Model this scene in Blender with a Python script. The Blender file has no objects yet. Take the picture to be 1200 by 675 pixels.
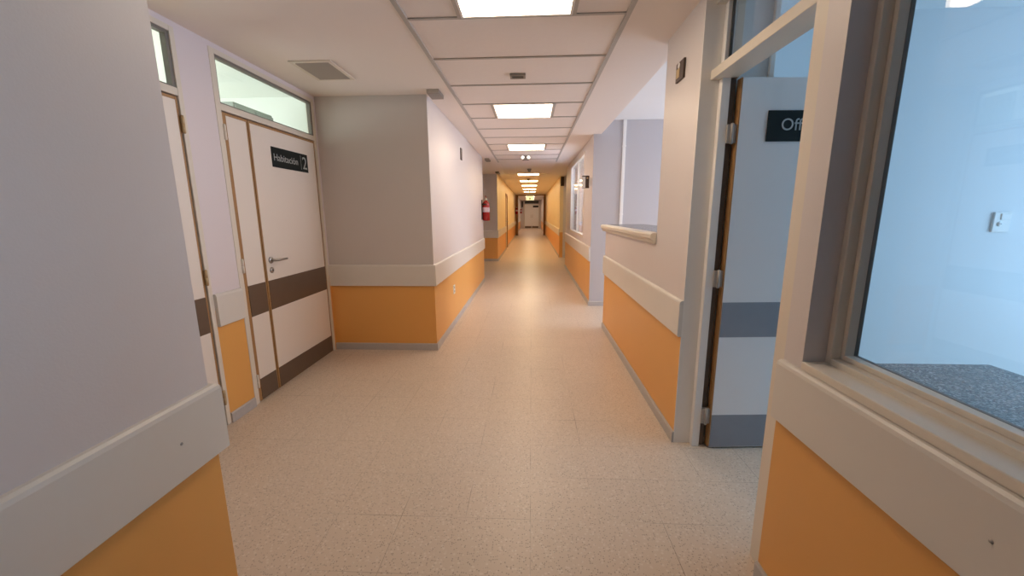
import bpy, bmesh, math
from mathutils import Vector, Matrix

scene = bpy.context.scene
COL = scene.collection

# ------------------------------------------------------------------ materials
MATS = {}

def new_mat(name):
    m = bpy.data.materials.new(name)
    m.use_nodes = True
    nt = m.node_tree
    bs = nt.nodes.get('Principled BSDF')
    MATS[name] = m
    return m, nt, bs

def paint(name, col, rough=0.5, var=0.04, scale=3.0, bump=0.0, bscale=180.0, spec=0.5, metallic=0.0):
    m, nt, bs = new_mat(name)
    N, L = nt.nodes, nt.links
    tc = N.new('ShaderNodeTexCoord')
    nz = N.new('ShaderNodeTexNoise'); nz.inputs['Scale'].default_value = scale
    nz.inputs['Detail'].default_value = 4
    L.new(tc.outputs['Object'], nz.inputs['Vector'])
    mx = N.new('ShaderNodeMixRGB'); mx.blend_type = 'MIX'
    a = [max(0, c * (1 - var)) for c in col]; b = [min(1, c * (1 + var)) for c in col]
    mx.inputs[1].default_value = (*a, 1); mx.inputs[2].default_value = (*b, 1)
    L.new(nz.outputs['Fac'], mx.inputs[0])
    L.new(mx.outputs[0], bs.inputs['Base Color'])
    bs.inputs['Roughness'].default_value = rough
    bs.inputs['Metallic'].default_value = metallic
    bs.inputs['Specular IOR Level'].default_value = spec
    if bump > 0:
        n2 = N.new('ShaderNodeTexNoise'); n2.inputs['Scale'].default_value = bscale
        L.new(tc.outputs['Object'], n2.inputs['Vector'])
        bp = N.new('ShaderNodeBump'); bp.inputs['Strength'].default_value = bump
        bp.inputs['Distance'].default_value = 0.002
        L.new(n2.outputs['Fac'], bp.inputs['Height'])
        L.new(bp.outputs['Normal'], bs.inputs['Normal'])
    return m

def emit(name, col, strength):
    m, nt, bs = new_mat(name)
    bs.inputs['Base Color'].default_value = (0.8, 0.8, 0.8, 1)
    bs.inputs['Emission Color'].default_value = (*col, 1)
    bs.inputs['Emission Strength'].default_value = strength
    return m

def glass(name, tint=(1, 1, 1), ior=1.5):
    m, nt, bs = new_mat(name)
    N, L = nt.nodes, nt.links
    N.remove(bs)
    out = [n for n in N if n.type == 'OUTPUT_MATERIAL'][0]
    tr = N.new('ShaderNodeBsdfTransparent'); tr.inputs['Color'].default_value = (*tint, 1)
    gl = N.new('ShaderNodeBsdfGlossy'); gl.inputs['Roughness'].default_value = 0.01
    lw = N.new('ShaderNodeLayerWeight'); lw.inputs['Blend'].default_value = 0.5
    pw = N.new('ShaderNodeMath'); pw.operation = 'POWER'; pw.inputs[1].default_value = 5.0
    L.new(lw.outputs['Facing'], pw.inputs[0])
    f0 = ((ior - 1) / (ior + 1)) ** 2
    fr = N.new('ShaderNodeMath'); fr.operation = 'MULTIPLY_ADD'; fr.inputs[1].default_value = 1 - f0; fr.inputs[2].default_value = f0
    L.new(pw.outputs[0], fr.inputs[0])
    mx = N.new('ShaderNodeMixShader')
    L.new(fr.outputs[0], mx.inputs[0]); L.new(tr.outputs[0], mx.inputs[1]); L.new(gl.outputs[0], mx.inputs[2])
    L.new(mx.outputs[0], out.inputs['Surface'])
    return m

def terrazzo(name):
    m, nt, bs = new_mat(name)
    N, L = nt.nodes, nt.links
    tc = N.new('ShaderNodeTexCoord')
    def mix(fac, a, b):
        x = N.new('ShaderNodeMixRGB')
        if isinstance(fac, float): x.inputs[0].default_value = fac
        else: L.new(fac, x.inputs[0])
        for i, v in ((1, a), (2, b)):
            if isinstance(v, tuple): x.inputs[i].default_value = (*v, 1)
            else: L.new(v, x.inputs[i])
        return x.outputs[0]
    def vor(scale):
        v = N.new('ShaderNodeTexVoronoi'); v.inputs['Scale'].default_value = scale
        L.new(tc.outputs['Object'], v.inputs['Vector']); return v
    def ramp(src, p0, p1):
        r = N.new('ShaderNodeMapRange'); r.inputs[1].default_value = p0; r.inputs[2].default_value = p1
        L.new(src, r.inputs[0]); return r.outputs[0]
    v1 = vor(120.0); v2 = vor(70.0)
    sp = N.new('ShaderNodeSeparateColor'); L.new(v1.outputs['Color'], sp.inputs[0])
    sp2 = N.new('ShaderNodeSeparateColor'); L.new(v2.outputs['Color'], sp2.inputs[0])
    big = N.new('ShaderNodeTexNoise'); big.inputs['Scale'].default_value = 1.6; big.inputs['Detail'].default_value = 3
    L.new(tc.outputs['Object'], big.inputs['Vector'])
    base = mix(big.outputs['Fac'], FLOOR_A, FLOOR_B)
    # small chips: each cell of random tone, only the cell core shows
    core = ramp(v1.outputs['Distance'], 0.42, 0.30)
    dark = ramp(sp.outputs[0], 0.60, 0.66)
    md = N.new('ShaderNodeMath'); md.operation = 'MULTIPLY'; L.new(core, md.inputs[0]); L.new(dark, md.inputs[1])
    md2 = N.new('ShaderNodeMath'); md2.operation = 'MULTIPLY'; L.new(md.outputs[0], md2.inputs[0]); md2.inputs[1].default_value = 0.65
    c1 = mix(md2.outputs[0], base, (0.27, 0.21, 0.16))
    core2 = ramp(v2.outputs['Distance'], 0.45, 0.3)
    lt = ramp(sp2.outputs[1], 0.6, 0.66)
    ml = N.new('ShaderNodeMath'); ml.operation = 'MULTIPLY'; L.new(core2, ml.inputs[0]); L.new(lt, ml.inputs[1])
    ml2 = N.new('ShaderNodeMath'); ml2.operation = 'MULTIPLY'; L.new(ml.outputs[0], ml2.inputs[0]); ml2.inputs[1].default_value = 0.35
    c2 = mix(ml2.outputs[0], c1, (0.82, 0.76, 0.68))
    # 300 mm tile seams
    br = N.new('ShaderNodeTexBrick'); br.offset = 0.0; br.squash = 1.0
    br.inputs['Scale'].default_value = 1.0
    br.inputs['Mortar Size'].default_value = 0.0018
    br.inputs['Mortar Smooth'].default_value = 0.6
    br.inputs['Brick Width'].default_value = 0.3
    br.inputs['Row Height'].default_value = 0.3
    br.inputs['Mortar'].default_value = (1, 1, 1, 1)
    br.inputs['Bias'].default_value = 0.0
    br.inputs['Color1'].default_value = (0.97, 0.97, 0.97, 1); br.inputs['Color2'].default_value = (1, 1, 1, 1)
    mp = N.new('ShaderNodeMapping'); mp.inputs['Location'].default_value = (0.0, 0.2, 0)
    L.new(tc.outputs['Object'], mp.inputs['Vector']); L.new(mp.outputs[0], br.inputs['Vector'])
    tone = N.new('ShaderNodeMixRGB'); tone.blend_type = 'MULTIPLY'; tone.inputs[0].default_value = 1
    L.new(c2, tone.inputs[1]); L.new(br.outputs['Color'], tone.inputs[2])
    ms = N.new('ShaderNodeMath'); ms.operation = 'MULTIPLY'; L.new(br.outputs['Fac'], ms.inputs[0])
    nz = N.new('ShaderNodeTexNoise'); nz.inputs['Scale'].default_value = 2.3
    L.new(tc.outputs['Object'], nz.inputs['Vector'])
    sc_ = N.new('ShaderNodeMath'); sc_.operation = 'MULTIPLY'; sc_.inputs[1].default_value = 0.95
    L.new(ramp(nz.outputs['Fac'], 0.42, 0.68), sc_.inputs[0]); L.new(sc_.outputs[0], ms.inputs[1])
    c3 = mix(ms.outputs[0], tone.outputs[0], (0.24, 0.18, 0.13))
    L.new(c3, bs.inputs['Base Color'])
    rr = N.new('ShaderNodeMapRange'); rr.inputs[3].default_value = 0.30; rr.inputs[4].default_value = 0.42
    L.new(big.outputs['Fac'], rr.inputs[0]); L.new(rr.outputs[0], bs.inputs['Roughness'])
    bs.inputs['Specular IOR Level'].default_value = 0.5
    return m

def granite(name):
    m, nt, bs = new_mat(name)
    N, L = nt.nodes, nt.links
    tc = N.new('ShaderNodeTexCoord')
    v = N.new('ShaderNodeTexVoronoi'); v.inputs['Scale'].default_value = 170
    L.new(tc.outputs['Object'], v.inputs['Vector'])
    sp = N.new('ShaderNodeSeparateColor'); L.new(v.outputs['Color'], sp.inputs[0])
    cr = N.new('ShaderNodeValToRGB')
    e = cr.color_ramp.elements
    e[0].position = 0.0; e[0].color = (0.05, 0.05, 0.055, 1)
    e[1].position = 1.0; e[1].color = (0.42, 0.41, 0.40, 1)
    e.new(0.45).color = (0.14, 0.14, 0.145, 1); e.new(0.75).color = (0.24, 0.24, 0.24, 1)
    L.new(sp.outputs[0], cr.inputs[0]); L.new(cr.outputs[0], bs.inputs['Base Color'])
    bs.inputs['Roughness'].default_value = 0.22
    return m

def wood(name, a, b):
    m, nt, bs = new_mat(name)
    N, L = nt.nodes, nt.links
    tc = N.new('ShaderNodeTexCoord')
    mp = N.new('ShaderNodeMapping'); mp.inputs['Scale'].default_value = (30, 30, 1.5)
    nz = N.new('ShaderNodeTexNoise'); nz.inputs['Scale'].default_value = 3; nz.inputs['Detail'].default_value = 6
    L.new(tc.outputs['Object'], mp.inputs['Vector']); L.new(mp.outputs[0], nz.inputs['Vector'])
    mx = N.new('ShaderNodeMixRGB'); mx.inputs[1].default_value = (*a, 1); mx.inputs[2].default_value = (*b, 1)
    L.new(nz.outputs['Fac'], mx.inputs[0]); L.new(mx.outputs[0], bs.inputs['Base Color'])
    bs.inputs['Roughness'].default_value = 0.45
    return m

FLOOR_A, FLOOR_B = (0.61, 0.512, 0.41), (0.67, 0.56, 0.45)
floor_m = terrazzo('terrazzo')
granite_m = granite('granite')
wall_m = paint('wall_paint', (0.67, 0.625, 0.615), 0.42, 0.02, 1.5, 0.12)
white_jamb_m = paint('jamb_white', (0.84, 0.82, 0.79), 0.4, 0.02, 3)
grey_m = paint('end_wall_grey', (0.60, 0.56, 0.535), 0.42, 0.02, 1.5, 0.12)  # slightly darker than wall_paint, for the alcove end and left recess walls
slav_m = paint('station_paint', (0.50, 0.485, 0.51), 0.5, 0.02, 1.5, 0.12)
lilac_m = paint('lilac_paint', (0.73, 0.67, 0.695), 0.42, 0.02, 1.5, 0.12)
orange_m = paint('orange_paint', (0.78, 0.395, 0.105), 0.42, 0.03, 2.0, 0.10)
yellow_m = paint('yellow_paint', (0.82, 0.67, 0.40), 0.42, 0.03, 2.0, 0.10)
room_m = paint('room_paint', (0.78, 0.80, 0.82), 0.6, 0.02, 1.5, 0.1)
mint_m = paint('mint_paint', (0.82, 0.85, 0.83), 0.6, 0.02, 1.5)
ceil_m = paint('ceiling_paint', (0.82, 0.76, 0.72), 0.75, 0.015, 1.2, 0.1, 120)
tile_m = paint('ceiling_tile', (0.82, 0.76, 0.72), 0.8, 0.02, 30, 0.2, 220)
bar_m = paint('ceiling_bar', (0.46, 0.43, 0.40), 0.5, 0.03, 6)
rail_m = paint('rail_cream', (0.69, 0.66, 0.61), 0.38, 0.02, 4)
frame_m = paint('frame_cream', (0.72, 0.66, 0.57), 0.38, 0.03, 4)
base_m = paint('baseboard_grey', (0.46, 0.44, 0.43), 0.4, 0.08, 40)
leaf_m = paint('door_laminate', (0.80, 0.735, 0.67), 0.35, 0.015, 2)
oleaf_m = paint('office_laminate', (0.83, 0.80, 0.79), 0.35, 0.015, 2)
brown_m = paint('kick_brown', (0.125, 0.082, 0.055), 0.4, 0.08, 10)
slate_m = paint('kick_slate', (0.26, 0.27, 0.30), 0.38, 0.08, 10)
edge_m = wood('edge_wood', (0.30, 0.155, 0.06), (0.44, 0.25, 0.10))
bwood_m = wood('portal_wood', (0.20, 0.10, 0.045), (0.30, 0.16, 0.07))
dark_m = paint('gasket_dark', (0.05, 0.048, 0.045), 0.5, 0.05)
graybar_m = paint('transom_bead', (0.20, 0.185, 0.165), 0.45, 0.05)
steel_m = paint('handle_steel', (0.42, 0.39, 0.36), 0.3, 0.05, metallic=0.9)
brass_m = paint('hinge_brass', (0.50, 0.38, 0.22), 0.35, 0.05, metallic=0.8)
sign_m = paint('sign_black', (0.010, 0.014, 0.013), 0.6, 0.05, spec=0.2)
text_m = paint('sign_text', (0.40, 0.42, 0.42), 0.5, 0.02)
plate_m = paint('plate_brown', (0.06, 0.03, 0.018), 0.4, 0.06)
gold_m = paint('plate_gold', (0.55, 0.38, 0.17), 0.45, 0.06)
white_m = paint('white_plastic', (0.82, 0.81, 0.79), 0.35, 0.01)
greyp_m = paint('grey_plastic', (0.26, 0.235, 0.21), 0.45, 0.04)
vent_m = paint('vent_grey', (0.42, 0.38, 0.34), 0.5, 0.04)
red_m = paint('red_enamel', (0.27, 0.008, 0.008), 0.25, 0.03)
black_m = paint('black_rubber', (0.015, 0.014, 0.014), 0.5, 0.05)
label_m = paint('paper_label', (0.50, 0.40, 0.46), 0.5, 0.05, 20)
curtain_m = paint('pale_curtain', (0.70, 0.74, 0.80), 0.8, 0.03, 8)
gpanel_m = paint('grey_panel', (0.33, 0.37, 0.35), 0.6, 0.03)
glass_m = glass('clear_glass')
tglass_m = glass('transom_glass', (0.93, 0.96, 0.945))

PANEL = (1.0, 0.775, 0.56)
WARM = (1.0, 0.76, 0.44)
panel_m = emit('panel_light', PANEL, 14.0)
warm_m = emit('panel_warm', WARM, 15.0)
spot_m = emit('spot_lens', (1, 0.93, 0.8), 3.0)
exit_m = emit('exit_box', (0.95, 0.85, 0.42), 1.1)

# ------------------------------------------------------------------ mesh builder
class MB:
    def __init__(self):
        self.bm = bmesh.new(); self.mats = []
    def mi(self, m):
        if m not in self.mats: self.mats.append(m)
        return self.mats.index(m)
    def box(self, x0, x1, y0, y1, z0, z1, m, bevel=0.0):
        k = self.mi(m)
        r = bmesh.ops.create_cube(self.bm, size=1.0)
        vs = r['verts']
        for v in vs:
            v.co = Vector(((x0 + x1) / 2 + v.co.x * (x1 - x0), (y0 + y1) / 2 + v.co.y * (y1 - y0), (z0 + z1) / 2 + v.co.z * (z1 - z0)))
        fs = set(f for v in vs for f in v.link_faces)
        for f in fs: f.material_index = k
        if bevel > 0:
            es = list(set(e for v in vs for e in v.link_edges))
            g = bmesh.ops.bevel(self.bm, geom=es, offset=bevel, segments=2, affect='EDGES', profile=0.5)
            for f in g['faces']: f.material_index = k
        return self
    def prism(self, pts, axis, a0, a1, m, smooth=False):
        """extrude a closed polygon of (u, v) along axis; x: (y,z), y: (x,z), z: (x,y)"""
        k = self.mi(m)
        def P(u, v, a):
            return {'x': (a, u, v), 'y': (u, a, v), 'z': (u, v, a)}[axis]
        A = [self.bm.verts.new(P(u, v, a0)) for u, v in pts]
        B = [self.bm.verts.new(P(u, v, a1)) for u, v in pts]
        n = len(pts); fs = []
        for i in range(n):
            f = self.bm.faces.new((A[i], A[(i + 1) % n], B[(i + 1) % n], B[i])); f.smooth = smooth; fs.append(f)
        fs.append(self.bm.faces.new(A)); fs.append(self.bm.faces.new(B[::-1]))
        for f in fs: f.material_index = k
        bmesh.ops.recalc_face_normals(self.bm, faces=fs)
        return self
    def lathe(self, prof, m, origin=(0, 0, 0), axis='z', seg=32):
        """prof: list of (r, h)"""
        k = self.mi(m); rings = []
        def P(r, h, t):
            c, s = r * math.cos(t), r * math.sin(t)
            q = {'z': (c, s, h), 'x': (h, c, s), 'y': (c, h, s)}[axis]
            return Vector(q) + Vector(origin)
        for r, h in prof:
            if r < 1e-6: rings.append([self.bm.verts.new(P(0, h, 0))])
            else: rings.append([self.bm.verts.new(P(r, h, 2 * math.pi * i / seg)) for i in range(seg)])
        fs = []
        for a, b in zip(rings, rings[1:]):
            for i in range(seg):
                j = (i + 1) % seg
                if len(a) == 1 and len(b) == 1: continue
                if len(a) == 1: f = self.bm.faces.new((a[0], b[i], b[j]))
                elif len(b) == 1: f = self.bm.faces.new((a[i], a[j], b[0]))
                else: f = self.bm.faces.new((a[i], a[j], b[j], b[i]))
                f.smooth = True; f.material_index = k; fs.append(f)
        bmesh.ops.recalc_face_normals(self.bm, faces=fs)
        return self
    def tube(self, pts, r, m, seg=12):
        k = self.mi(m); pts = [Vector(p) for p in pts]; rings = []; fs = []
        prev = None
        for i, p in enumerate(pts):
            d = (pts[min(i + 1, len(pts) - 1)] - pts[max(i - 1, 0)]).normalized()
            ref = prev if prev is not None else (Vector((0, 0, 1)) if abs(d.z) < 0.9 else Vector((1, 0, 0)))
            u = (ref - d * ref.dot(d)).normalized(); w = d.cross(u); prev = u
            rings.append([self.bm.verts.new(p + r * (u * math.cos(2 * math.pi * j / seg) + w * math.sin(2 * math.pi * j / seg))) for j in range(seg)])
        for a, b in zip(rings, rings[1:]):
            for j in range(seg):
                f = self.bm.faces.new((a[j], a[(j + 1) % seg], b[(j + 1) % seg], b[j])); f.smooth = True; fs.append(f)
        fs.append(self.bm.faces.new(rings[0])); fs.append(self.bm.faces.new(rings[-1]))
        for f in fs: f.material_index = k
        bmesh.ops.recalc_face_normals(self.bm, faces=fs)
        return self
    def build(self, name, parent=None, origin=None, rot=None):
        me = bpy.data.meshes.new(name)
        if origin is not None:
            bmesh.ops.translate(self.bm, verts=self.bm.verts, vec=-Vector(origin))
        self.bm.to_mesh(me); self.bm.free()
        for m in self.mats: me.materials.append(m)
        o = bpy.data.objects.new(name, me); COL.objects.link(o)
        if origin is not None: o.location = origin
        if parent is not None:
            o.parent = parent
            w = parent_world(parent)
            o.matrix_parent_inverse = w.inverted()
        return o

def parent_world(o):
    m = Matrix.LocRotScale(o.location, o.rotation_euler, o.scale)
    if o.parent is not None:
        m = parent_world(o.parent) @ o.matrix_parent_inverse @ m
    return m

def tag(o, label, cat, group=None):
    o['label'] = label; o['category'] = cat
    if group: o['group'] = group
    return o

def struct(o):
    o['kind'] = 'structure'; return o

def thing(name, loc, label, cat, group=None):
    o = bpy.data.objects.new(name, None); COL.objects.link(o)
    o.location = loc; o.empty_display_size = 0.1
    return tag(o, label, cat, group)

def setting(name):
    o = bpy.data.objects.new(name, None); COL.objects.link(o); return struct(o)

def letters(name, body, size, m, mat_world, parent=None, align='LEFT', depth=0.0015, shear=0.0):
    cu = bpy.data.curves.new(name + '_curve', 'FONT')
    cu.body = body; cu.size = size; cu.extrude = depth; cu.align_x = align; cu.resolution_u = 4
    t = bpy.data.objects.new(name + '_tmp', cu); COL.objects.link(t)
    bpy.context.view_layer.update()
    dg = bpy.context.evaluated_depsgraph_get()
    me = bpy.data.meshes.new_from_object(t.evaluated_get(dg))
    bpy.data.objects.remove(t); bpy.data.curves.remove(cu)
    me.name = name; me.materials.clear(); me.materials.append(m)
    me.transform(mat_world)
    o = bpy.data.objects.new(name, me); COL.objects.link(o)
    if parent is not None:
        o.parent = parent; o.matrix_parent_inverse = parent_world(parent).inverted()
    return o

# ------------------------------------------------------------------ key planes
XL, XR, XD = -0.965, 0.871, -2.023
TD = 0.055
T = 0.105
ZC, ZH = 2.458, 2.64
R0, R1 = 0.672, 0.885
Y1 = 3.873
YN = 1.07             # end of the long foreground wall
XI = XR + T           # inner face of the wing's walls

# ------------------------------------------------------------------ floor and ceilings
struct(MB().box(-6.2, 4.9, -6.2, 36.3, -0.12, 0.0, floor_m).build('floor'))

GX0, GX1 = -0.71, 0.53
c = MB()
c.box(-2.16, GX0, -6.2, 11.6, ZC, ZC + 0.20, ceil_m)
c.box(GX1, XI, -6.2, 11.6, ZC, ZC + 0.20, ceil_m)
c.box(GX0, GX1, -6.2, 11.6, ZC + 0.004, ZC + 0.20, tile_m)
c.box(XI, 2.2, 5.98, 12.6, ZC, ZC + 0.20, ceil_m)
c.box(-2.16, 2.2, 11.6, 36.3, ZC, ZC + 0.20, ceil_m)
struct(c.build('ceiling'))
c = MB(); c.box(XI, 4.9, -6.2, 5.98, ZH, ZH + 0.1, room_m); struct(c.build('ceiling_office'))
c = MB(); c.box(-6.2, XD - TD, -0.2, 6.2, 3.05, 3.15, mint_m); struct(c.build('ceiling_bedroom'))

# suspended-ceiling T bars
b = MB()
b.box(GX0 - 0.014, GX0 + 0.014, -6.1, 8.9, ZC - 0.006, ZC + 0.01, bar_m)
b.box(GX1 - 0.014, GX1 + 0.014, -6.1, 8.9, ZC - 0.006, ZC + 0.01, bar_m)
LX0, LX1 = -0.392, 0.222
lights_k = [-3, -2, -1, 0, 1, 2]
y = 2.45 - 0.6 * 14
while y < 8.95:
    b.box(GX0 + 0.014, GX1 - 0.014, y - 0.010, y + 0.010, ZC - 0.003, ZC + 0.01, bar_m)
    y += 0.6
for k in lights_k:
    yy = 1.85 + 2.4 * k
    for xx in (LX0 - 0.012, LX1 + 0.012):
        b.box(xx - 0.010, xx + 0.010, yy + 0.01, yy + 0.59, ZC - 0.003, ZC + 0.01, bar_m)
struct(b.build('trim_1'))

# ------------------------------------------------------------------ walls
def wall_x(mb, xface, into, y0, y1, z1, segs, top=None, low=None):
    """wall with a corridor face at xface, thickness T toward `into` (+1/-1); orange below the rail"""
    top = top or wall_m; low = low or orange_m
    xa, xb = sorted((xface, xface + into * T))
    mb.box(xa, xb, y0, y1, 0.0, 0.78, low)
    mb.box(xa, xb, y0, y1, 0.78, z1, top)

# foreground wall with return into the alcove
w = MB()
wall_x(w, XL, -1, -6.0, YN, ZC + 0.1, None)
w.box(XD - TD, XL - T, YN - T, YN, 0, ZC + 0.1, wall_m)
struct(w.build('wall_left'))

# alcove wall with the two doors
D1a, D1b = 1.44, 2.382
D2a, D2b = 2.625, 3.842
w = MB()
for a, bb in ((YN - T, D1a), (D1b, D2a), (D2b, Y1 + T)):
    w.box(XD - TD, XD, a, bb, 0, 0.78, orange_m); w.box(XD - TD, XD, a, bb, 0.78, 3.1, lilac_m)
for a, bb in ((D1a, D1b), (D2a, D2b)):
    w.box(XD - TD, XD, a, bb, 2.425, 3.1, lilac_m)
struct(w.build('wall_alcove'))

w = MB()
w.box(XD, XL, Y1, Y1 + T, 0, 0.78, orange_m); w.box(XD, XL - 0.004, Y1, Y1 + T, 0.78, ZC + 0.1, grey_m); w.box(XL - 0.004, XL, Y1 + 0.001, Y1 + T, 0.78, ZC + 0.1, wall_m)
struct(w.build('wall_alcove_end'))

w = MB()
w.box(XL - T, XL, Y1 + T, 8.1, 0, 0.78, orange_m); w.box(XL - T, XL, Y1 + T, 8.1, 0.78, ZC + 0.1, wall_m)
w.box(-2.0, XL - T, 8.0, 8.1, 0, ZC + 0.1, wall_m)
struct(w.build('wall_left_middle'))

w = MB()
w.box(-2.1, -2.0, 8.0, 11.63, 0, ZC + 0.1, wall_m)
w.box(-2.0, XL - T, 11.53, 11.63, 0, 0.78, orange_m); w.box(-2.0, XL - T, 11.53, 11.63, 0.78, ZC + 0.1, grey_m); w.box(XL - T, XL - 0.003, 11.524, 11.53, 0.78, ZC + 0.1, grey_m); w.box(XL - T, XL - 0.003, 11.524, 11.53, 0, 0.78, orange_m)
struct(w.build('wall_left_recess'))

w = MB()
for a, bb in ((11.53, 15.25), (16.25, 24.9)):
    w.box(XL - T, XL, a, bb, 0, 0.78, orange_m); w.box(XL - T, XL, a, bb, 0.78, ZC + 0.1, yellow_m)
w.box(XL - T, XL, 15.25, 16.25, 2.1, ZC + 0.1, yellow_m)
w.box(XL - T, XL, 25.0, 36.0, 0, 0.78, orange_m); w.box(XL - T, XL, 25.0, 36.0, 0.78, ZC + 0.1, wall_m)
struct(w.build('wall_left_far'))

# window wall of the office
WZ0, WZ1, WY0, WY1 = 0.908, 2.30, -0.75, 1.254
DY0, DY1 = 1.345, 2.26
w = MB()
w.box(XR, XI, -6.0, DY0, 0, 0.78, orange_m)
w.box(XR, XI, -6.0, DY0, 0.78, WZ0, wall_m)
w.box(XR, XI, WY1, DY0, WZ0, ZH, wall_m)
w.box(XR, XI, -6.0, WY0, WZ0, ZH, wall_m)
w.box(XR, XI, WY0, WY1, WZ1, ZH, wall_m)
w.box(XR, XI, DY0, DY1, 2.425, ZH, wall_m)
struct(w.build('wall_right'))

# pillar and half-height wall of the nurses' station
w = MB()
w.box(XR, XI, DY1, DY1 + 0.006, 0, ZH, white_jamb_m); w.box(XR, XI, DY1 + 0.006, 2.83, 0, 0.78, orange_m); w.box(XR, XI, DY1 + 0.006, 2.83, 0.78, ZH, wall_m)
struct(w.build('wall_pillar'))
w = MB()
w.box(XR, XI, 2.83, 4.73, 0, 0.78, orange_m); w.box(XR, XI, 2.83, 4.73, 0.78, 1.165, wall_m)
struct(w.build('wall_station'))

# wall with the duct between office and station
w = MB()
w.box(XI, 1.245, 2.275, 2.93, 0, ZH, room_m)
w.box(1.245, 4.8, 2.93, 3.03, 0, ZH, room_m)
struct(w.build('wall_office_back'))
w = MB()
w.box(XI, 4.8, -4.1, -4.0, 0, ZH, room_m); struct(w.build('wall_office_front'))
w = MB()   # outer wall of office and station, two window openings
w.box(4.6, 4.75, -4.0, 5.9, 0, 0.15, room_m); w.box(4.6, 4.75, -4.0, 5.9, 2.35, ZH, room_m)
for a, bb in ((-4.0, 0.5), (2.7, 4.1), (5.85, 5.9)):
    w.box(4.6, 4.75, a, bb, 0.15, 2.35, room_m)
struct(w.build('wall_outer'))

# wall at the far side of the station
w = MB()
w.box(XI, 4.75, 5.9, 6.0, 0, ZH, slav_m); w.box(XR, XI, 5.9, 5.906, 0, ZH, slav_m)
struct(w.build('wall_station_end'))
RW0, RW1, RZ0, RZ1 = 6.78, 9.0, 0.97, 2.36
w = MB()
w.box(XR, XI, 5.906, 10.3, 0, 0.78, orange_m)
w.box(XR, XI, 5.906, 10.3, 0.78, RZ0, wall_m)
w.box(XR, XI, 5.906, RW0, RZ0, ZC + 0.1, wall_m)
w.box(XR, XI, RW1, 10.3, RZ0, ZC + 0.1, wall_m)
w.box(XR, XI, RW0, RW1, RZ1, ZC + 0.1, wall_m)
w.box(XI, 2.1, 10.2, 10.3, 0, ZC + 0.1, wall_m)
w.box(2.0, 2.1, 6.0, 10.2, 0, ZC + 0.1, wall_m)
struct(w.build('wall_right_middle'))
w = MB()
w.box(1.9, 2.0, 10.3, 12.6, 0, ZC + 0.1, wall_m)
w.box(XI, 1.9, 12.5, 12.6, 0, 0.78, wall_m); w.box(XI, 1.9, 12.5, 12.6, 0.78, ZC + 0.1, wall_m)
struct(w.build('wall_right_recess'))
w = MB()
w.box(XR, XI, 12.5, 24.9, 0, 0.78, orange_m); w.box(XR, XI, 12.5, 24.9, 0.78, ZC + 0.1, yellow_m)
w.box(XR, XI, 25.0, 36.0, 0, 0.78, orange_m); w.box(XR, XI, 25.0, 36.0, 0.78, ZC + 0.1, wall_m)
struct(w.build('wall_right_far'))

# portal where the yellow stretch ends
w = MB()
w.box(-0.965, -0.80, 24.88, 25.0, 0, ZC, bwood_m, 0.008); w.box(0.74, 0.871, 24.88, 25.0, 0, ZC, bwood_m, 0.008)
w.box(-0.80, 0.74, 24.88, 25.0, 2.40, ZC, bwood_m, 0.008)
struct(w.build('trim_3'))

w = MB(); w.box(-1.2, 1.1, 36.0, 36.1, 0, ZC + 0.1, wall_m); struct(w.build('wall_far_end'))
w = MB(); w.box(-1.2, 1.1, -6.1, -6.0, 0, ZC + 0.1, wall_m); struct(w.build('wall_behind'))

# bedroom behind the alcove doors
w = MB()
w.box(-6.1, -6.0, -0.1, 6.1, 0, 3.1, mint_m)
w.box(-6.0, XD - TD, -0.1, 0.0, 0, 3.1, mint_m)
w.box(-6.0, XD - TD, 6.0, 6.1, 0, 3.1, mint_m)
w.box(XD - TD, XD - TD + 0.04, Y1 + T, 6.0, 0, 3.1, mint_m)
w.box(XD - TD, XD - TD + 0.04, 0.0, YN - T, 0, 3.1, mint_m)
struct(w.build('wall_bedroom'))

# ------------------------------------------------------------------ rails and baseboards
RAIL = [(0, R0), (0.018, R0), (0.022, R0 + 0.004), (0.022, R1 - 0.016), (0.019, R1 - 0.006), (0.012, R1), (0, R1)]
BASE = [(0, 0), (0.012, 0), (0.012, 0.062), (0.006, 0.07), (0, 0.07)]

def sweep(mb, path, prof, m):
    """profile (offset to the right of travel, z) swept along a floor-plan polyline with mitred corners"""
    k = mb.mi(m); P = [Vector(p) for p in path]; rings = []
    for i, p in enumerate(P):
        ns = []
        for a, bb in ((i - 1, i), (i, i + 1)):
            if a >= 0 and bb < len(P):
                d = (P[bb] - P[a]).normalized(); ns.append(Vector((d.y, -d.x)))
        n = ns[0] if len(ns) == 1 else (ns[0] + ns[1]) / (1 + ns[0].dot(ns[1]))
        rings.append([mb.bm.verts.new((p.x + n.x * d, p.y + n.y * d, z)) for d, z in prof])
    fs = []
    for A, Bq in zip(rings, rings[1:]):
        for j in range(len(prof)):
            j2 = (j + 1) % len(prof); fs.append(mb.bm.faces.new((A[j], A[j2], Bq[j2], Bq[j])))
    fs.append(mb.bm.faces.new(rings[0])); fs.append(mb.bm.faces.new(rings[-1][::-1]))
    for f in fs: f.material_index = k
    bmesh.ops.recalc_face_normals(mb.bm, faces=fs)

def run(name, paths, prof, m):
    mb = MB()
    for pth in paths: sweep(mb, pth, prof, m)
    return struct(mb.build(name))

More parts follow.
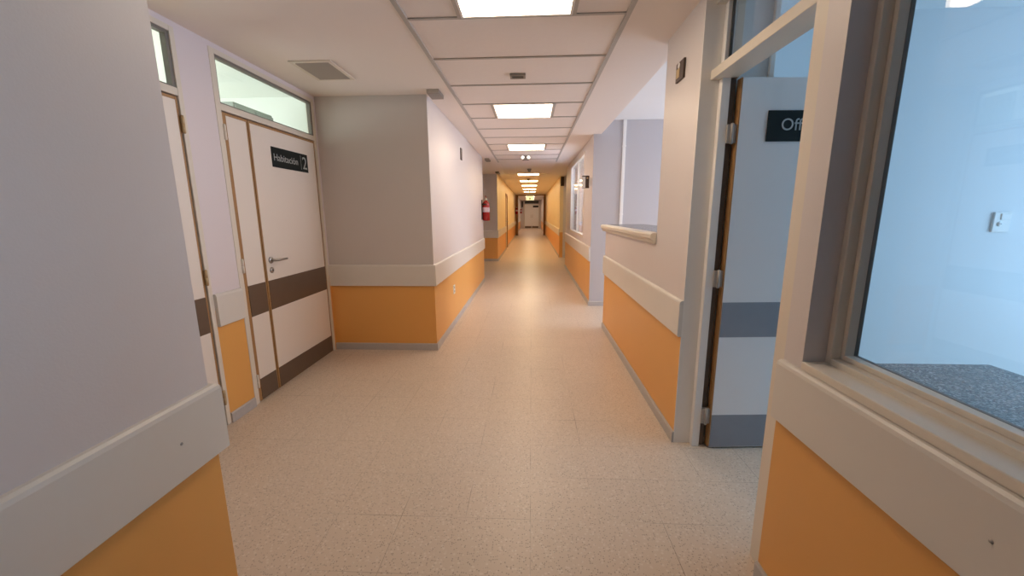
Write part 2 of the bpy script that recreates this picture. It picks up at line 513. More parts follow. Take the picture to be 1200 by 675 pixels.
runs = [
    ('left',         [[(XL, -6.0), (XL, YN), (XD, YN)][::1]]),
    ('alcove_end',   [[(XD, Y1), (XL, Y1), (XL, 8.1)]]),
    ('alcove',       [[(XD, D1b + 0.004), (XD, D2a - 0.004)]]),
    ('left_far',     [[(-2.0, 11.53), (XL, 11.53), (XL, 15.2)], [(XL, 16.3), (XL, 24.88)], [(XL, 25.0), (XL, 36.0)]]),
    ('right',        [[(XR, DY0), (XR, -6.0)]]),
    ('station',      [[(XR, 4.73), (XR, DY1)]]),
    ('right_middle', [[(XR, 10.3), (XR, 5.9)]]),
    ('right_far',    [[(XR, 24.88), (XR, 12.5)], [(XR, 36.0), (XR, 25.0)]]),
]
rails = {}
for i, (n, segs) in enumerate(runs):
    rails[n] = run('trim_%d' % (i + 4), segs, RAIL, rail_m)
    if n == 'right_middle':
        segs = [[(XR, 10.3), (XR, 5.9), (4.6, 5.9)][::1]]
    run('baseboard_' + n, segs, BASE, base_m)

def screw(parent, x, y, z, nx):
    MB().lathe([(0, nx * 0.003), (0.003, nx * 0.0025), (0.0045, 0)], vent_m, (x, y, z), 'x', 12).build('screw', parent)
screw(rails['left'], XL + 0.022, 0.935, 0.777, 1)
screw(rails['right'], XR - 0.022, 0.675, 0.785, -1)

# ------------------------------------------------------------------ alcove doors
def alcove_door(name, y0, y1, split, hinge_ys, transom, has_handle):
    f = MB()
    fw = 0.045
    xo, xi = XD + 0.004, XD - TD
    f.box(xi, xo, y0, y0 + fw, 0, 2.425, frame_m, 0.003)
    f.box(xi, xo, y1 - fw + 0.012, y1, 0, 2.425, frame_m, 0.003)
    f.box(xi, xo - 0.001, y0 + fw, y1 - fw + 0.012, 2.395, 2.425, frame_m)
    f.box(xi, xo - 0.001, y0 + fw, y1 - fw + 0.012, 2.055, 2.098, frame_m, 0.003)
    d = struct(f.build(name))
    a, bb = y0 + fw, y1 - fw + 0.012
    # transom light
    g = MB(); m_ = graybar_m
    g.box(XD - 0.036, XD - 0.004, a, a + 0.012, 2.098, 2.395, m_); g.box(XD - 0.036, XD - 0.004, bb - 0.022, bb, 2.098, 2.395, m_)
    g.box(XD - 0.036, XD - 0.004, a + 0.012, bb - 0.022, 2.377, 2.395, m_); g.box(XD - 0.036, XD - 0.004, a + 0.012, bb - 0.022, 2.098, 2.106, m_)
    bead = g.build('transom_frame', d)
    MB().box(XD - 0.030, XD - 0.026, a + 0.01, bb - 0.02, 2.104, 2.38, tglass_m).build('transom_pane', bead)
    st = MB()
    for (u0, u1) in ([(a, a + 0.02), (bb - 0.02, bb)] + ([(split - 0.02, split + 0.02)] if split else [])):
        st.box(XD - 0.054, XD - 0.044, u0, u1, 0.004, 2.055, brown_m)
    st.box(XD - 0.054, XD - 0.044, a + 0.02, bb - 0.02, 2.035, 2.055, brown_m)
    st.build('door_stop', d)
    edges = [a + 0.004] + ([split] if split else []) + [bb - 0.004]
    for i, (p, q) in enumerate(zip(edges, edges[1:])):
        xf = XD - 0.003
        e0 = 0.034 if (split and i == 0) else 0.020
        m = MB()
        m.box(xf - 0.04, xf - 0.002, p + 0.004, q - 0.004, 0.008, 2.048, edge_m)
        m.box(xf - 0.002, xf, p + e0, q - 0.018, 0.012, 2.030, leaf_m)
        m.box(xf - 0.003, xf - 0.0005, p + 0.004, p + e0, 0.008, 2.048, edge_m)
        m.box(xf - 0.003, xf - 0.0005, q - 0.018, q - 0.004, 0.008, 2.048, edge_m)
        leaf = m.build('leaf', d)
        k = MB().box(xf - 0.001, xf + 0.0025, p + e0, q - 0.018, 0.012, 0.172, brown_m).build('kick_plate', leaf)
        k['label'] = 'dark brown plate along the foot'
        k = MB().box(xf - 0.001, xf + 0.0025, p + e0, q - 0.018, 0.652, 0.880, brown_m).build('bump_band', leaf)
        k['label'] = 'dark brown band at rail height'
        if has_handle and q > split + 0.2:
            hy, hz = p + 0.075, 1.035
            h = MB()
            h.lathe([(0, 0.010), (0.022, 0.010), (0.026, 0.006), (0.026, 0)], steel_m, (xf, hy, hz), 'x', 24)
            h.tube([(xf + 0.008, hy, hz), (xf + 0.045, hy, hz), (xf + 0.055, hy + 0.015, hz), (xf + 0.055, hy + 0.06, hz), (xf + 0.053, hy + 0.125, hz)], 0.009, steel_m)
            h.build('handle', leaf)
            l = MB().lathe([(0, 0.009), (0.014, 0.009), (0.022, 0.006), (0.024, 0)], steel_m, (xf, hy, hz - 0.078), 'x', 24)
            l.box(xf + 0.008, xf + 0.012, hy - 0.003, hy + 0.003, hz - 0.086, hz - 0.070, dark_m)
            l.build('lock', leaf)
    for (hy, hz) in hinge_ys:
        h = MB().lathe([(0, -0.05), (0.008, -0.05), (0.008, -0.002), (0.0065, -0.001), (0.0065, 0.001), (0.008, 0.002), (0.008, 0.05), (0, 0.05)], brass_m if name == 'door_1' else frame_m, (XD + 0.008, hy, hz), 'z', 14)
        h.box(XD - 0.008, XD + 0.009, hy - 0.004, hy + 0.014, hz - 0.045, hz + 0.045, brass_m if name == 'door_1' else frame_m)
        h.build('hinge', d)
    return d
alcove_door('door_1', D1a, D1b, None, [(D1b - 0.036, 1.90), (D1b - 0.036, 1.0), (D1b - 0.036, 0.2)], True, False)
alcove_door('door_2', D2a, D2b, 2.915, [(D2a + 0.045, 1.92), (D2a + 0.045, 1.03), (D2a + 0.045, 0.17)], True, True)

# Matrix that lays text on a wall: column vectors = text right, text up, text normal
def face_mat(right, up, org):
    r, u = Vector(right), Vector(up); n = r.cross(u)
    m = Matrix((( r.x, u.x, n.x, org[0]), (r.y, u.y, n.y, org[1]), (r.z, u.z, n.z, org[2]), (0, 0, 0, 1)))
    return m

sx = XD - 0.003
s = tag(MB().box(sx, sx + 0.006, 3.147, 3.650, 1.752, 1.906, sign_m, 0.001).build('door_sign'),
        'black plate lettered Habitación 2 on the double door in the alcove', 'sign')
letters('lettering', 'Habitación', 0.077, text_m, face_mat((0, 1, 0), (0, 0, 1), (sx + 0.006, 3.162, 1.803)), s)
letters('numeral', '2', 0.150, text_m, face_mat((0, 1, 0), (0, 0, 1), (sx + 0.006, 3.560, 1.778)), s)
MB().box(sx + 0.006, sx + 0.0066, 3.540, 3.543, 1.770, 1.890, text_m).build('divider_line', s)

# tall cupboard inside the bedroom, its top seen through the transom
t = thing('tall_cupboard', (-3.65, 5.05, 0), 'top of a tall grey green cupboard seen through the glass above the double door', 'cupboard')
MB().box(-3.90, -3.42, 4.72, 5.42, 0.0, 2.66, gpanel_m, 0.006).build('cupboard_body', t)
for a, bb in ((4.73, 5.065), (5.075, 5.41)):
    dd = MB().box(-3.42, -3.40, a, bb, 0.06, 2.63, gpanel_m, 0.003).build('cupboard_door', t)
    hy = bb - 0.04 if a < 5 else a + 0.04
    MB().tube([(-3.40, hy, 1.0), (-3.375, hy, 1.01), (-3.375, hy, 1.13), (-3.40, hy, 1.14)], 0.006, steel_m, 8).build('handle', dd)

# ------------------------------------------------------------------ office door
f = MB()
f.box(0.900, 1.040, DY0, 1.450, 0, 2.425, frame_m, 0.004)
f.box(0.965, 1.008, 2.222, DY1, 0, 2.425, white_jamb_m, 0.003)
f.box(1.008, 1.045, 2.246, DY1, 0, 2.425, brown_m)
f.box(1.008, 1.045, 2.222, 2.246, 2.05, 2.425, frame_m)
f.box(0.920, 1.040, 1.450, DY1, 2.050, 2.096, frame_m, 0.003)
f.box(0.920, 1.040, 1.450, DY1, 2.400, 2.425, frame_m)
od = struct(f.build('door_3'))
g = MB()
g.box(0.984, 0.996, 2.212, 2.222, 2.096, 2.400, dark_m); g.box(0.984, 0.996, 1.450, 1.460, 2.096, 2.400, dark_m)
bead = g.build('transom_gasket', od)
MB().box(0.988, 0.992, 1.458, 2.214, 2.096, 2.400, glass_m).build('transom_pane', bead)
LX, LE = 1.052, 1.800
m = MB()
m.box(LX, LE, 2.204, 2.246, 0.010, 2.045, edge_m)
m.box(LX + 0.006, LE, 2.202, 2.204, 0.010, 2.045, oleaf_m)
m.box(LE, LE + 0.004, 2.202, 2.242, 0.010, 2.045, white_m)
m.box(LE - 0.012, LE, 2.1985, 2.2025, 0.010, 2.045, white_m)
leaf = m.build('leaf', od)
k = MB().box(LX + 0.006, LE - 0.013, 2.199, 2.203, 0.014, 0.215, slate_m).build('kick_plate', leaf); k['label'] = 'slate grey plate along the foot'
k = MB().box(LX + 0.006, LE - 0.013, 2.199, 2.203, 0.690, 0.890, slate_m).build('bump_band', leaf); k['label'] = 'slate grey band at rail height'
h = MB().lathe([(0, -0.010), (0.026, -0.010), (0.026, 0)], steel_m, (LE - 0.07, 2.202, 1.03), 'y', 24)
h.tube([(LE - 0.07, 2.195, 1.03), (LE - 0.07, 2.155, 1.03), (LE - 0.085, 2.148, 1.03), (LE - 0.19, 2.148, 1.03)], 0.009, steel_m)
h.build('handle', leaf)
for hz in (1.78, 1.02, 0.20):
    h = MB().lathe([(0, -0.05), (0.008, -0.05), (0.008, 0.05), (0, 0.05)], vent_m, (1.030, 2.212, hz), 'z', 14)
    h.box(1.006, 1.054, 2.212, 2.240, hz - 0.045, hz + 0.045, vent_m)
    h.build('hinge', od)
SW = Matrix.Translation((LX, 2.22, 0)) @ Matrix.Rotation(math.radians(3.5), 4, 'Z') @ Matrix.Translation((-LX, -2.22, 0))
leaf.matrix_world = SW
s = tag(MB().box(1.200, 1.700, 2.196, 2.202, 1.738, 1.888, sign_m, 0.001).build('door_sign'),
        'black plate lettered Office on the open white office door', 'sign')
letters('lettering', 'Office', 0.083, text_m, face_mat((1, 0, 0), (0, 0, 1), (1.268, 2.196, 1.792)), s)
s.matrix_world = SW

# ------------------------------------------------------------------ office window
f = MB()
X0, X1 = 0.955, 1.045
def ring(mb, xa, xb, inset, width, m):
    y0, y1, z0, z1 = WY0 + inset, WY1 - inset, WZ0 + inset, WZ1 - inset
    mb.box(xa, xb, y1 - width, y1, z0, z1, m, 0.002); mb.box(xa, xb, y0, y0 + width, z0, z1, m, 0.002)
    mb.box(xa, xb, y0 + width, y1 - width, z0, z0 + width, m, 0.002); mb.box(xa, xb, y0 + width, y1 - width, z1 - width, z1, m, 0.002)
ring(f, 0.940, 1.010, 0.0, 0.022, frame_m)
ring(f, 0.968, 1.008, 0.022, 0.016, frame_m)
win = struct(f.build('window_1'))
g = MB(); ring(g, 0.995, 1.009, 0.036, 0.003, graybar_m); gk = g.build('window_gasket', win)
MB().box(0.998, 1.004, WY0 + 0.038, WY1 - 0.038, WZ0 + 0.038, WZ1 - 0.038, glass_m).build('window_pane', win).matrix_world = Matrix.Translation((1.0, 1.2, 0)) @ Matrix.Rotation(math.radians(1.2), 4, 'Z') @ Matrix.Translation((-1.0, -1.2, 0))
sl = MB().box(XR - 0.004, 0.945, WY0, WY1 - 0.001, WZ0 - 0.022, WZ0 + 0.004, frame_m, 0.003).build('window_sill', win)

# speckled desk top beyond the window
t = thing('desk_counter', (1.4, 0.6, 0), 'dark speckled granite counter behind the office window', 'counter')
MB().box(1.05, 1.768, -1.4, 1.54, 0.765, 0.80, granite_m, 0.004).build('counter_slab', t)
mb = MB(); mb.box(1.10, 1.68, -1.36, 1.48, 0.0, 0.09, greyp_m); mb.box(1.08, 1.70, -1.38, 1.50, 0.09, 0.765, white_m, 0.004)
cab = mb.build('cabinet_body', t)
for i in range(4):
    ya = -1.36 + i * 0.715
    dd = MB().box(1.70, 1.716, ya, ya + 0.70, 0.11, 0.75, white_m, 0.003).build('cabinet_door', t)
    MB().tube([(1.716, ya + 0.62, 0.60), (1.738, ya + 0.62, 0.61), (1.738, ya + 0.62, 0.69), (1.716, ya + 0.62, 0.70)], 0.005, steel_m, 8).build('handle', dd)

# switch plate on the office wall
t = tag(MB().box(3.165, 3.275, 2.916, 2.93, 1.235, 1.37, white_m, 0.003).build('wall_switch'),
        'white switch and socket plate on the blue lit office wall', 'switch')
MB().box(3.205, 3.265, 2.911, 2.917, 1.318, 1.360, white_m, 0.002).build('switch_key', t)
sk = MB().lathe([(0, -0.004), (0.016, -0.004), (0.018, 0)], white_m, (3.205, 2.916, 1.29), 'y', 20)
sk.lathe([(0, -0.005), (0.004, -0.005)], dark_m, (3.198, 2.916, 1.29), 'y', 8); sk.lathe([(0, -0.005), (0.004, -0.005)], dark_m, (3.212, 2.916, 1.29), 'y', 8)
sk.build('socket', t)

# conduits
def conduit(x, y, z0, z1, label, r=0.016):
    t = thing('cable_conduit', (x, y, z0), label, 'conduit', None)
    MB().box(x - r, x + r, y - 0.02, y, z0, z1, white_m, 0.004).build('conduit_trunk', t)
    for z in (z0 + 0.35, (z0 + z1) / 2, z1 - 0.35): MB().box(x - r - 0.004, x + r + 0.004, y - 0.023, y, z - 0.012, z + 0.012, white_m, 0.002).build('conduit_clip', t)
conduit(1.222, 2.275, 0.0, ZH, 'white vertical trunking behind the open office door', 0.013)
conduit(1.290, 5.9, 0.07, ZH, 'white vertical trunking on the rear wall of the open counter room', 0.022)

# ------------------------------------------------------------------ station counter cap
t = thing('counter_ledge', (0.92, 3.78, 1.165), 'cream moulded ledge with grey stone top on the half-height wall', 'ledge')
prof = [(0.871, 1.168), (0.852, 1.168), (0.848, 1.175), (0.848, 1.192), (0.836, 1.198), (0.830, 1.205), (0.830, 1.228), (0.836, 1.238), (0.846, 1.242), (0.905, 1.242), (0.905, 1.168)]
mb = MB().prism(prof, 'y', 2.832, 4.86, frame_m)
mb.box(0.905, 0.985, 4.725, 4.86, 1.168, 1.242, frame_m)
mb.build('ledge_moulding', t)
MB().box(0.905, 1.330, 2.835, 4.855, 1.212, 1.244, granite_m, 0.003).build('ledge_slab', t)

# ------------------------------------------------------------------ window further along
f = MB()
def ringr(mb, xa, xb, inset, width, m):
    y0, y1, z0, z1 = RW0 + inset, RW1 - inset, RZ0 + inset, RZ1 - inset
    mb.box(xa, xb, y1 - width, y1, z0, z1, m); mb.box(xa, xb, y0, y0 + width, z0, z1, m)
    mb.box(xa, xb, y0 + width, y1 - width, z0, z0 + width, m); mb.box(xa, xb, y0 + width, y1 - width, z1 - width, z1, m)
ringr(f, 0.862, 0.985, 0, 0.045, frame_m)
f.box(0.880, 0.930, 7.86, 7.90, RZ0 + 0.045, RZ1 - 0.045, frame_m)
win2 = struct(f.build('window_2'))
MB().box(0.900, 0.906, RW0 + 0.045, RW1 - 0.045, RZ0 + 0.045, RZ1 - 0.045, glass_m).build('window_pane', win2)

# gathered curtain behind it
def curtain(y0, y1, z0, z1, x, label):
    t = thing('window_curtain', (x, (y0 + y1) / 2, z0), label, 'curtain')
    mb = MB(); k = mb.mi(curtain_m); n = 90; rows = 8; grid = []
    for j in range(rows + 1):
        z = z0 + (z1 - z0) * j / rows; row = []
        for i in range(n + 1):
            yy = y0 + (y1 - y0) * i / n
            amp = 0.030 * (1.1 - 0.5 * j / rows)
            xx = x + amp * math.sin(i / n * (y1 - y0) / 0.14 * 2 * math.pi + 0.4 * math.sin(j * 0.6))
            row.append(mb.bm.verts.new((xx, yy, z)))
        grid.append(row)
    for j in range(rows):
        for i in range(n):
            fc = mb.bm.faces.new((grid[j][i], grid[j][i + 1], grid[j + 1][i + 1], grid[j + 1][i])); fc.smooth = True; fc.material_index = k
    geom = list(mb.bm.faces)
    bmesh.ops.solidify(mb.bm, geom=geom, thickness=0.003)
    mb.build('curtain_cloth', t)
    MB().tube([(x, y0 - 0.1, z1 + 0.015), (x, y1 + 0.1, z1 + 0.015)], 0.012, steel_m).build('curtain_rod', t)
curtain(7.2, 9.1, 0.75, 2.33, 1.13, 'pale gathered curtain behind the window further down the corridor')

# ------------------------------------------------------------------ ceiling light panels
def light_panel(k, mat, label):
    y0 = 1.85 + 2.4 * k
    t = thing('ceiling_light', ((LX0 + LX1) / 2, y0 + 0.3, ZC), label, 'ceiling light', 'square ceiling light panels')
    fr = MB(); x0, x1, y1 = LX0, LX1, y0 + 0.6
    fr.box(x0, x1, y0 + 0.008, y0 + 0.022, ZC - 0.006, ZC + 0.004, white_m); fr.box(x0, x1, y1 - 0.022, y1 - 0.008, ZC - 0.006, ZC + 0.004, white_m)
    fr.box(x0, x0 + 0.014, y0 + 0.022, y1 - 0.022, ZC - 0.006, ZC + 0.004, white_m); fr.box(x1 - 0.014, x1, y0 + 0.022, y1 - 0.022, ZC - 0.006, ZC + 0.004, white_m)
    fr.build('light_frame', t)
    MB().box(x0 + 0.014, x1 - 0.014, y0 + 0.022, y1 - 0.022, ZC - 0.004, ZC + 0.003, mat).build('light_diffuser', t)
panel_labels = {
    -3: None, -2: None, -1: None,
    0: 'large lit square ceiling panel, first in line, before the flat dark ceiling sensor',
    1: 'lit square ceiling panel, second in line, just past the flat dark ceiling sensor',
    2: 'lit square ceiling panel, third in line, just before the twin-lamp emergency light',
    4: 'lit ceiling panel, first in line within the yellow-walled stretch',
    5: 'lit ceiling panel, second in line within the yellow-walled stretch, behind a hanging detector',
    6: 'lit ceiling panel, third in line within the yellow-walled stretch',
    7: 'lit ceiling panel, fourth in line within the yellow-walled stretch',
    8: 'lit ceiling panel, fifth and last in the yellow-walled stretch',
}
for k in (0, 1, 2, 4, 5, 6, 7, 8):
    lab = panel_labels[k] or 'lit square ceiling panel above and behind the viewpoint'
    light_panel(k, panel_m if k < 4 else warm_m, lab)
light_panel(10.6, panel_m, 'first lit ceiling panel past the brown portal')
light_panel(11.9, panel_m, 'added lit ceiling panel, second past the brown portal')  # panel added to brighten the stretch past the portal
light_panel(13.2, panel_m, 'added lit ceiling panel just before the far white doors')  # extra panel put in to lighten the far doors

# flat dark sensor
t = thing('ceiling_sensor', (-0.11, 3.42, ZC), 'flat dark rectangular sensor on a ceiling tile between two lit panels', 'sensor')
MB().box(-0.172, -0.048, 3.375, 3.465, ZC - 0.014, ZC + 0.004, greyp_m, 0.004).build('sensor_body', t)
MB().box(-0.155, -0.065, 3.395, 3.445, ZC - 0.016, ZC - 0.013, dark_m, 0.0008).build('sensor_lens', t)

# twin head emergency light
t = thing('emergency_light', (-0.11, 7.95, ZC), 'white emergency light with two round lamps hanging under the ceiling', 'emergency light')
MB().box(-0.17, -0.05, 7.93, 8.02, ZC - 0.085, ZC, greyp_m, 0.006).build('emergency_body', t)
for dx in (-0.055, 0.055):
    hd = MB().lathe([(0, 0.05), (0.026, 0.04), (0.036, 0.01), (0.038, -0.02), (0.034, -0.02)], white_m, (-0.11 + dx, 7.91, ZC - 0.040), 'y', 20).build('lamp_head', t)
    MB().lathe([(0, -0.024), (0.015, -0.023), (0.024, -0.0205)], spot_m, (-0.11 + dx, 7.91, ZC - 0.040), 'y', 20).build('lamp_lens', hd)

# small grey boxes on the ceiling at the wall corners
def cbox(x0, x1, y0, y1, label, m1=greyp_m, m2=vent_m):
    t = thing('ceiling_box', ((x0 + x1) / 2, (y0 + y1) / 2, ZC), label, 'ceiling box', 'small boxes on the ceiling')
    MB().box(x0, x1, y0 + 0.008, y1, ZC - 0.034, ZC + 0.001, m1, 0.003).build('box_body', t)
    MB().box(x0 - 0.001, x1 + 0.001, y0, y0 + 0.009, ZC - 0.032, ZC, m2, 0.002).build('box_cover', t)
cbox(-0.925, -0.815, 3.72, 3.92, 'small grey box on the ceiling at the outer corner of the alcove')
cbox(-0.935, -0.845, 8.25, 8.55, 'small grey box on the ceiling above the fire extinguisher on the pale wall')
cbox(-0.955, -0.860, 10.9, 11.3, 'small brown box on the ceiling where the yellow wall begins', plate_m, plate_m)

# hanging detectors
def detector(x, y, label):
    t = thing('smoke_detector', (x, y, ZC), label, 'smoke detector', 'round smoke detectors')
    MB().lathe([(0, 0), (0.055, 0), (0.058, -0.02), (0.04, -0.032), (0, -0.034)], greyp_m, (x, y, ZC), 'z', 24).build('detector_base', t)
    MB().lathe([(0.038, -0.03), (0.038, -0.06), (0.025, -0.075), (0, -0.078)], greyp_m, (x, y, ZC), 'z', 24).build('detector_cap', t)
detector(-0.05, 10.3, 'grey round smoke detector just before the first warm ceiling panel')
detector(-0.09, 13.2, 'round smoke detector in front of the second warm ceiling panel')
detector(-0.08, 20.2, 'round smoke detector in front of the last warm ceiling panel')

# air vent in the alcove ceiling
t = thing('air_vent', (-1.575, 3.21, ZC), 'grey louvred air vent in the alcove ceiling', 'vent')
vx0, vx1, vy0, vy1 = -1.735, -1.425, 3.0, 3.415
fr = MB()
fr.box(vx0, vx1, vy0, vy0 + 0.03, ZC - 0.009, ZC + 0.001, frame_m, 0.003); fr.box(vx0, vx1, vy1 - 0.03, vy1, ZC - 0.009, ZC + 0.001, frame_m, 0.003)
fr.box(vx0, vx0 + 0.03, vy0 + 0.03, vy1 - 0.03, ZC - 0.009, ZC + 0.001, frame_m, 0.003); fr.box(vx1 - 0.03, vx1, vy0 + 0.03, vy1 - 0.03, ZC - 0.009, ZC + 0.001, frame_m, 0.003)
fr.build('vent_frame', t)
lv = MB()
lv.box(vx0 + 0.03, vx1 - 0.03, vy0 + 0.03, vy1 - 0.03, ZC - 0.001, ZC + 0.0005, dark_m)
yy = vy0 + 0.04
while yy < vy1 - 0.035:
    lv.prism([(yy, ZC - 0.002), (yy + 0.012, ZC - 0.010), (yy + 0.0135, ZC - 0.009), (yy + 0.0015, ZC - 0.001)], 'x', vx0 + 0.03, vx1 - 0.03, vent_m)
    yy += 0.0145
lv.build('vent_louvres', t)

# ------------------------------------------------------------------ wall plaques
def plaque(x, out, y0, y1, z0, z1, label, picto=True):
    xa, xb = sorted((x, x + out * 0.012))
    t = tag(MB().box(xa, xb, y0, y1, z0, z1, plate_m, 0.001).build('wall_plaque'), label, 'plaque')
    if picto:
        yc, h, w = (y0 + y1) / 2, z1 - z0, y1 - y0
        xs = x + out * 0.012
        MB().box(*sorted((xs, xs + out * 0.002)), yc, y1 - 0.10 * w, z0 + 0.2 * h, z0 + 0.68 * h, gold_m).build('plaque_field', t)
        MB().lathe([(0, out * 0.002), (0.15 * h, out * 0.002), (0.15 * h, 0)], white_m, (xs, yc + 0.12 * w, z0 + 0.82 * h), 'x', 20).build('plaque_dot', t)
    return t
plaque(XR, -1, 2.49, 2.612, 2.138, 2.242, 'small dark brown plaque high on the pillar beside the office door')
t = thing('flag_sign', (0.82, 6.1, 1.83), 'small dark and white sign standing out from the wall before the curtained window', 'sign')
MB().box(0.747, 0.850, 6.09, 6.10, 1.735, 1.915, plate_m, 0.001).build('sign_board', t)
MB().box(0.750, 0.795, 6.088, 6.0905, 1.74, 1.90, white_m).build('sign_field', t)
MB().lathe([(0, -0.003), (0.014, -0.003), (0.014, 0)], gold_m, (0.822, 6.09, 1.88), 'y', 16).build('sign_dot', t)
MB().box(0.848, 0.871, 6.07, 6.12, 1.76, 1.89, white_m, 0.002).build('sign_bracket', t)
plaque(XL, 1, 5.60, 5.70, 2.10, 2.255, 'small dark plate high on the pale wall above the hallway socket', False)
# socket plate on the orange dado
t = tag(MB().box(XL, XL + 0.010, 4.80, 4.89, 0.395, 0.505, white_m, 0.003).build('wall_socket'),
        'white socket plate on the orange lower wall before the fire extinguisher', 'socket')
for zz in (0.425, 0.475):
    MB().lathe([(0, 0.013), (0.014, 0.012), (0.017, 0.009)], greyp_m, (XL, 4.845, zz), 'x', 16).build('socket_face', t)

# brown sign high in the far recess
t = thing('hanging_sign', (0.93, 12.45, 2.2), 'dark brown panel high on the wall where the yellow stretch starts', 'sign')
MB().box(0.885, 0.985, 12.40, 12.44, 2.17, 2.44, plate_m, 0.004).build('sign_board', t)
MB().box(0.93, 0.96, 12.44, 12.50, 2.25, 2.36, steel_m).build('sign_bracket', t)

# ------------------------------------------------------------------ fire extinguishers
def extinguisher(x, y, z, label):
    """cylinder standing off the wall at x (outward +x)"""
    t = thing('fire_extinguisher', (x, y, z), label, 'fire extinguisher', 'red fire extinguishers')
    cx = x + 0.085
    MB().lathe([(0, 0), (0.062, 0), (0.070, 0.012), (0.070, 0.315), (0.062, 0.345), (0.040, 0.368), (0.024, 0.378), (0.022, 0.395), (0, 0.395)], red_m, (cx, y, z), 'z', 32).build('cylinder_body', t)
    MB().lathe([(0.0705, 0.165), (0.0712, 0.167), (0.0712, 0.255), (0.0705, 0.257)], label_m, (cx, y, z), 'z', 32).build('paper_label', t)
    v = MB().lathe([(0, 0.393), (0.019, 0.393), (0.019, 0.425), (0, 0.427)], steel_m, (cx, y, z), 'z', 16)
    v.box(cx - 0.012, cx + 0.012, y - 0.095, y + 0.012, z + 0.420, z + 0.432, steel_m, 0.002)
    v.prism([(y - 0.10, z + 0.462), (y + 0.012, z + 0.428), (y + 0.012, z + 0.440), (y - 0.10, z + 0.474)], 'x', cx - 0.011, cx + 0.011, red_m)
    v.build('valve_lever', t)
    MB().lathe([(0, -0.006), (0.018, -0.006), (0.02, 0), (0.018, 0.004)], white_m, (cx, y - 0.02, z + 0.408), 'y', 16).build('pressure_gauge', t)
    MB().tube([(cx, y + 0.015, z + 0.41), (cx, y + 0.07, z + 0.40), (cx, y + 0.105, z + 0.33), (cx, y + 0.098, z + 0.18), (cx, y + 0.085, z + 0.06)], 0.011, black_m).build('discharge_hose', t)
    br = MB(); br.box(x, x + 0.012, y - 0.055, y + 0.055, z + 0.02, z + 0.40, black_m, 0.002)
    br.box(x + 0.006, cx, y - 0.074, y - 0.068, z + 0.30, z + 0.325, black_m); br.box(x + 0.006, cx, y + 0.068, y + 0.074, z + 0.30, z + 0.325, black_m)
    br.build('wall_bracket', t)
extinguisher(XL, 7.88, 1.235, 'large red fire extinguisher at the end of the pale wall')
extinguisher(XL, 24.4, 1.30, 'tiny red fire extinguisher on the yellow wall just before the brown portal')
extinguisher(XL + 0.0, 35.0, 1.32, 'tiny red fire extinguisher beside the far white doors')

# ------------------------------------------------------------------ far doors and signs
def flush_door(name, y0, y1, face, out, mleaf):
    f = MB()
    xa, xb = sorted((face + out * 0.015, face - out * T))
    f.box(xa, xb, y0, y0 + 0.06, 0, 2.1, bwood_m); f.box(xa, xb, y1 - 0.06, y1, 0, 2.1, bwood_m); f.box(xa, xb, y0 + 0.06, y1 - 0.06, 2.04, 2.1, bwood_m)
    d = struct(f.build(name))
    xa, xb = sorted((face - out * 0.02, face - out * 0.06))
    l = MB().box(xa, xb, y0 + 0.06, y1 - 0.06, 0.008, 2.04, mleaf).build('leaf', d)
    h = MB().lathe([(0, out * 0.012), (0.03, out * 0.01), (0.03, 0)], steel_m, (face - out * 0.02, y1 - 0.13, 1.05), 'x', 16)
    h.tube([(face - out * 0.02, y1 - 0.13, 1.05), (face + out * 0.03, y1 - 0.13, 1.05), (face + out * 0.04, y1 - 0.15, 1.05), (face + out * 0.04, y1 - 0.27, 1.05)], 0.01, steel_m)
    h.build('handle', l)
    return d
flush_door('door_4', 15.25, 16.25, XL, 1, leaf_m)

f = MB()
f.box(-0.66, -0.58, 35.93, 36.0, 0, 2.16, frame_m); f.box(0.66, 0.74, 35.93, 36.0, 0, 2.16, frame_m); f.box(-0.58, 0.66, 35.93, 36.0, 2.08, 2.16, frame_m)
d = struct(f.build('door_5'))
for a, bb in ((-0.58, 0.038), (0.042, 0.66)):
    l = MB().box(a, bb, 35.955, 35.995, 0.01, 2.08, white_m, 0.003).build('leaf', d)
    k = MB().box(a + 0.02, bb - 0.02, 35.951, 35.956, 0.03, 0.2, brown_m).build('kick_plate', l)
    hx = bb - 0.07 if a < 0 else a + 0.07
    MB().tube([(hx, 35.955, 0.95), (hx, 35.90, 0.97), (hx, 35.90, 1.20), (hx, 35.955, 1.22)], 0.012, steel_m).build('handle', l)
t = tag(MB().box(-0.57, 0.63, 35.86, 35.93, 2.17, 2.40, sign_m, 0.004).build('overhead_sign'), 'long black sign above the far white double doors', 'sign')
MB().box(-0.55, 0.61, 35.855, 35.861, 2.185, 2.385, dark_m).build('sign_face', t)
t = tag(MB().box(0.15, 0.63, 35.945, 35.955, 1.84, 1.99, sign_m, 0.002).build('door_sign'), 'short black plate on one leaf of the far white doors', 'sign')
t = tag(MB().box(-0.86, -0.73, 35.93, 36.0, 1.86, 2.36, dark_m, 0.006).build('wall_plate'), 'narrow upright dark plate beside the far white doors', 'plate')
# lit box sign hanging before the portal
t = thing('exit_sign', (-0.085, 24.5, 2.12), 'pale yellow lit box sign hanging under the ceiling before the brown portal', 'sign')
MB().box(-0.31, 0.14, 24.47, 24.53, 2.12, 2.36, exit_m, 0.006).build('sign_box', t)
ar = MB().prism([(-0.085, 2.15), (-0.155, 2.22), (-0.105, 2.22), (-0.105, 2.31), (-0.065, 2.31), (-0.065, 2.22), (-0.015, 2.22)], 'y', 24.464, 24.472, plate_m)
ar.build('sign_mark', t)
for xx in (-0.25, 0.08): MB().tube([(xx, 24.5, 2.355), (xx, 24.5, ZC)], 0.006, steel_m, 8).build('hanger_rod', t)

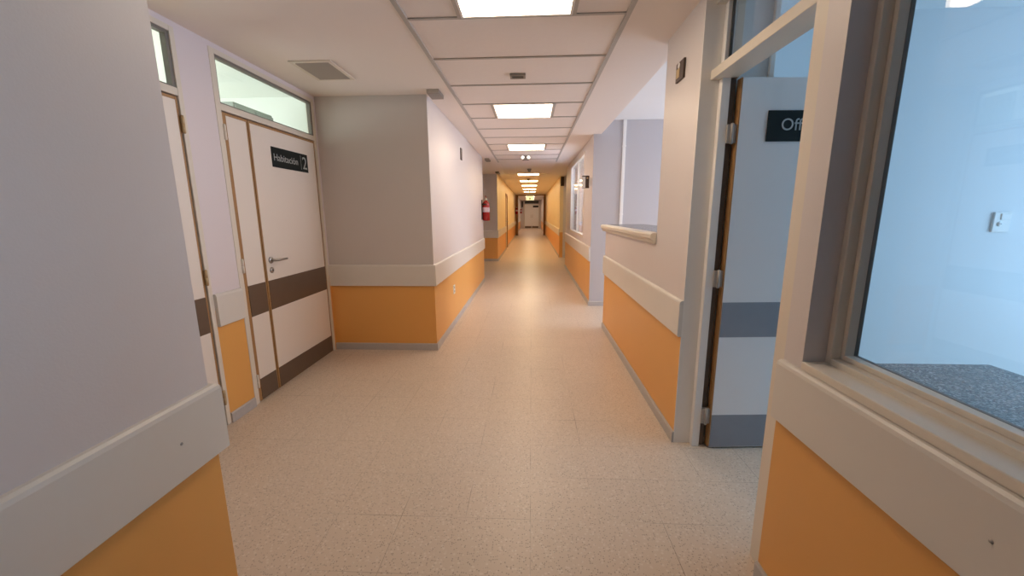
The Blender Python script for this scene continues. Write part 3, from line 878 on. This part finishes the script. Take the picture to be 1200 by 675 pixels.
# ------------------------------------------------------------------ daylight and added room fill
def outer_window(n, y0, y1):
    f = MB()
    f.box(4.63, 4.70, y0, y0 + 0.05, 0.15, 2.35, white_m); f.box(4.63, 4.70, y1 - 0.05, y1, 0.15, 2.35, white_m)
    f.box(4.63, 4.70, y0 + 0.05, y1 - 0.05, 0.15, 0.20, white_m); f.box(4.63, 4.70, y0 + 0.05, y1 - 0.05, 2.30, 2.35, white_m)
    yc = (y0 + y1) / 2; f.box(4.64, 4.69, yc - 0.025, yc + 0.025, 0.20, 2.30, white_m)
    d = struct(f.build('window_%d' % n))
    MB().box(4.662, 4.668, y0 + 0.05, y1 - 0.05, 0.20, 2.30, glass_m).build('window_pane', d)
outer_window(3, 0.5, 2.7)
outer_window(4, 4.1, 5.85)

def area(name, loc, rot, sx, sy, power, col):
    L = bpy.data.lights.new(name, 'AREA'); L.shape = 'RECTANGLE'; L.size = sx; L.size_y = sy
    L.energy = power; L.color = col
    o = bpy.data.objects.new(name, L); COL.objects.link(o)
    o.location = loc; o.rotation_euler = rot
    return o
DAY = (0.37, 0.68, 1.0)
area('daylight_office', (4.80, 1.6, 1.25), (0, math.radians(90), 0), 2.1, 2.1, 72, DAY)
area('daylight_station', (4.80, 4.98, 1.25), (0, math.radians(90), 0), 2.1, 1.65, 125, (0.80, 0.86, 1.0))
area('daylight_bedroom', (-5.95, 3.0, 1.7), (0, math.radians(-90), 0), 1.6, 3.0, 150, (0.95, 1.0, 0.98))
area('ward_fill', (1.65, 8.0, 2.40), (0, 0, 0), 0.5, 1.8, 200, (0.85, 0.92, 1.0))  # unseen area light added to brighten the curtain behind the corridor window

wd = bpy.data.worlds.new('sky'); scene.world = wd; wd.use_nodes = True
bg = wd.node_tree.nodes['Background']; bg.inputs[0].default_value = (0.55, 0.72, 1.0, 1); bg.inputs[1].default_value = 0.6

# ------------------------------------------------------------------ camera
cam = bpy.data.cameras.new('camera'); co = bpy.data.objects.new('camera', cam); COL.objects.link(co)
cam.sensor_width = 36.0; cam.sensor_fit = 'HORIZONTAL'; cam.lens = 466.1 / 1200 * 36.0
cam.clip_start = 0.05; cam.clip_end = 200
p, yw, rl = map(math.radians, (-10.714, 2.793, -0.354))
F = Vector((-math.sin(yw) * math.cos(p), math.cos(yw) * math.cos(p), math.sin(p)))
R = Vector((math.cos(yw), math.sin(yw), 0)); U = R.cross(F)
R2 = R * math.cos(rl) + U * math.sin(rl); U2 = -R * math.sin(rl) + U * math.cos(rl)
B = -F
co.matrix_world = Matrix(((R2.x, U2.x, B.x, 0), (R2.y, U2.y, B.y, 0), (R2.z, U2.z, B.z, 1.386), (0, 0, 0, 1)))
scene.camera = co

scene.view_settings.view_transform = 'Standard'
scene.view_settings.look = 'None'
scene.view_settings.gamma = 1.0
scene.view_settings.use_curve_mapping = False
scene.view_settings.exposure = 0.10
scene.cycles.use_denoising = True
scene.cycles.max_bounces = 12
scene.cycles.diffuse_bounces = 8
scene.cycles.transparent_max_bounces = 12
scene.cycles.caustics_reflective = False
scene.cycles.caustics_refractive = False
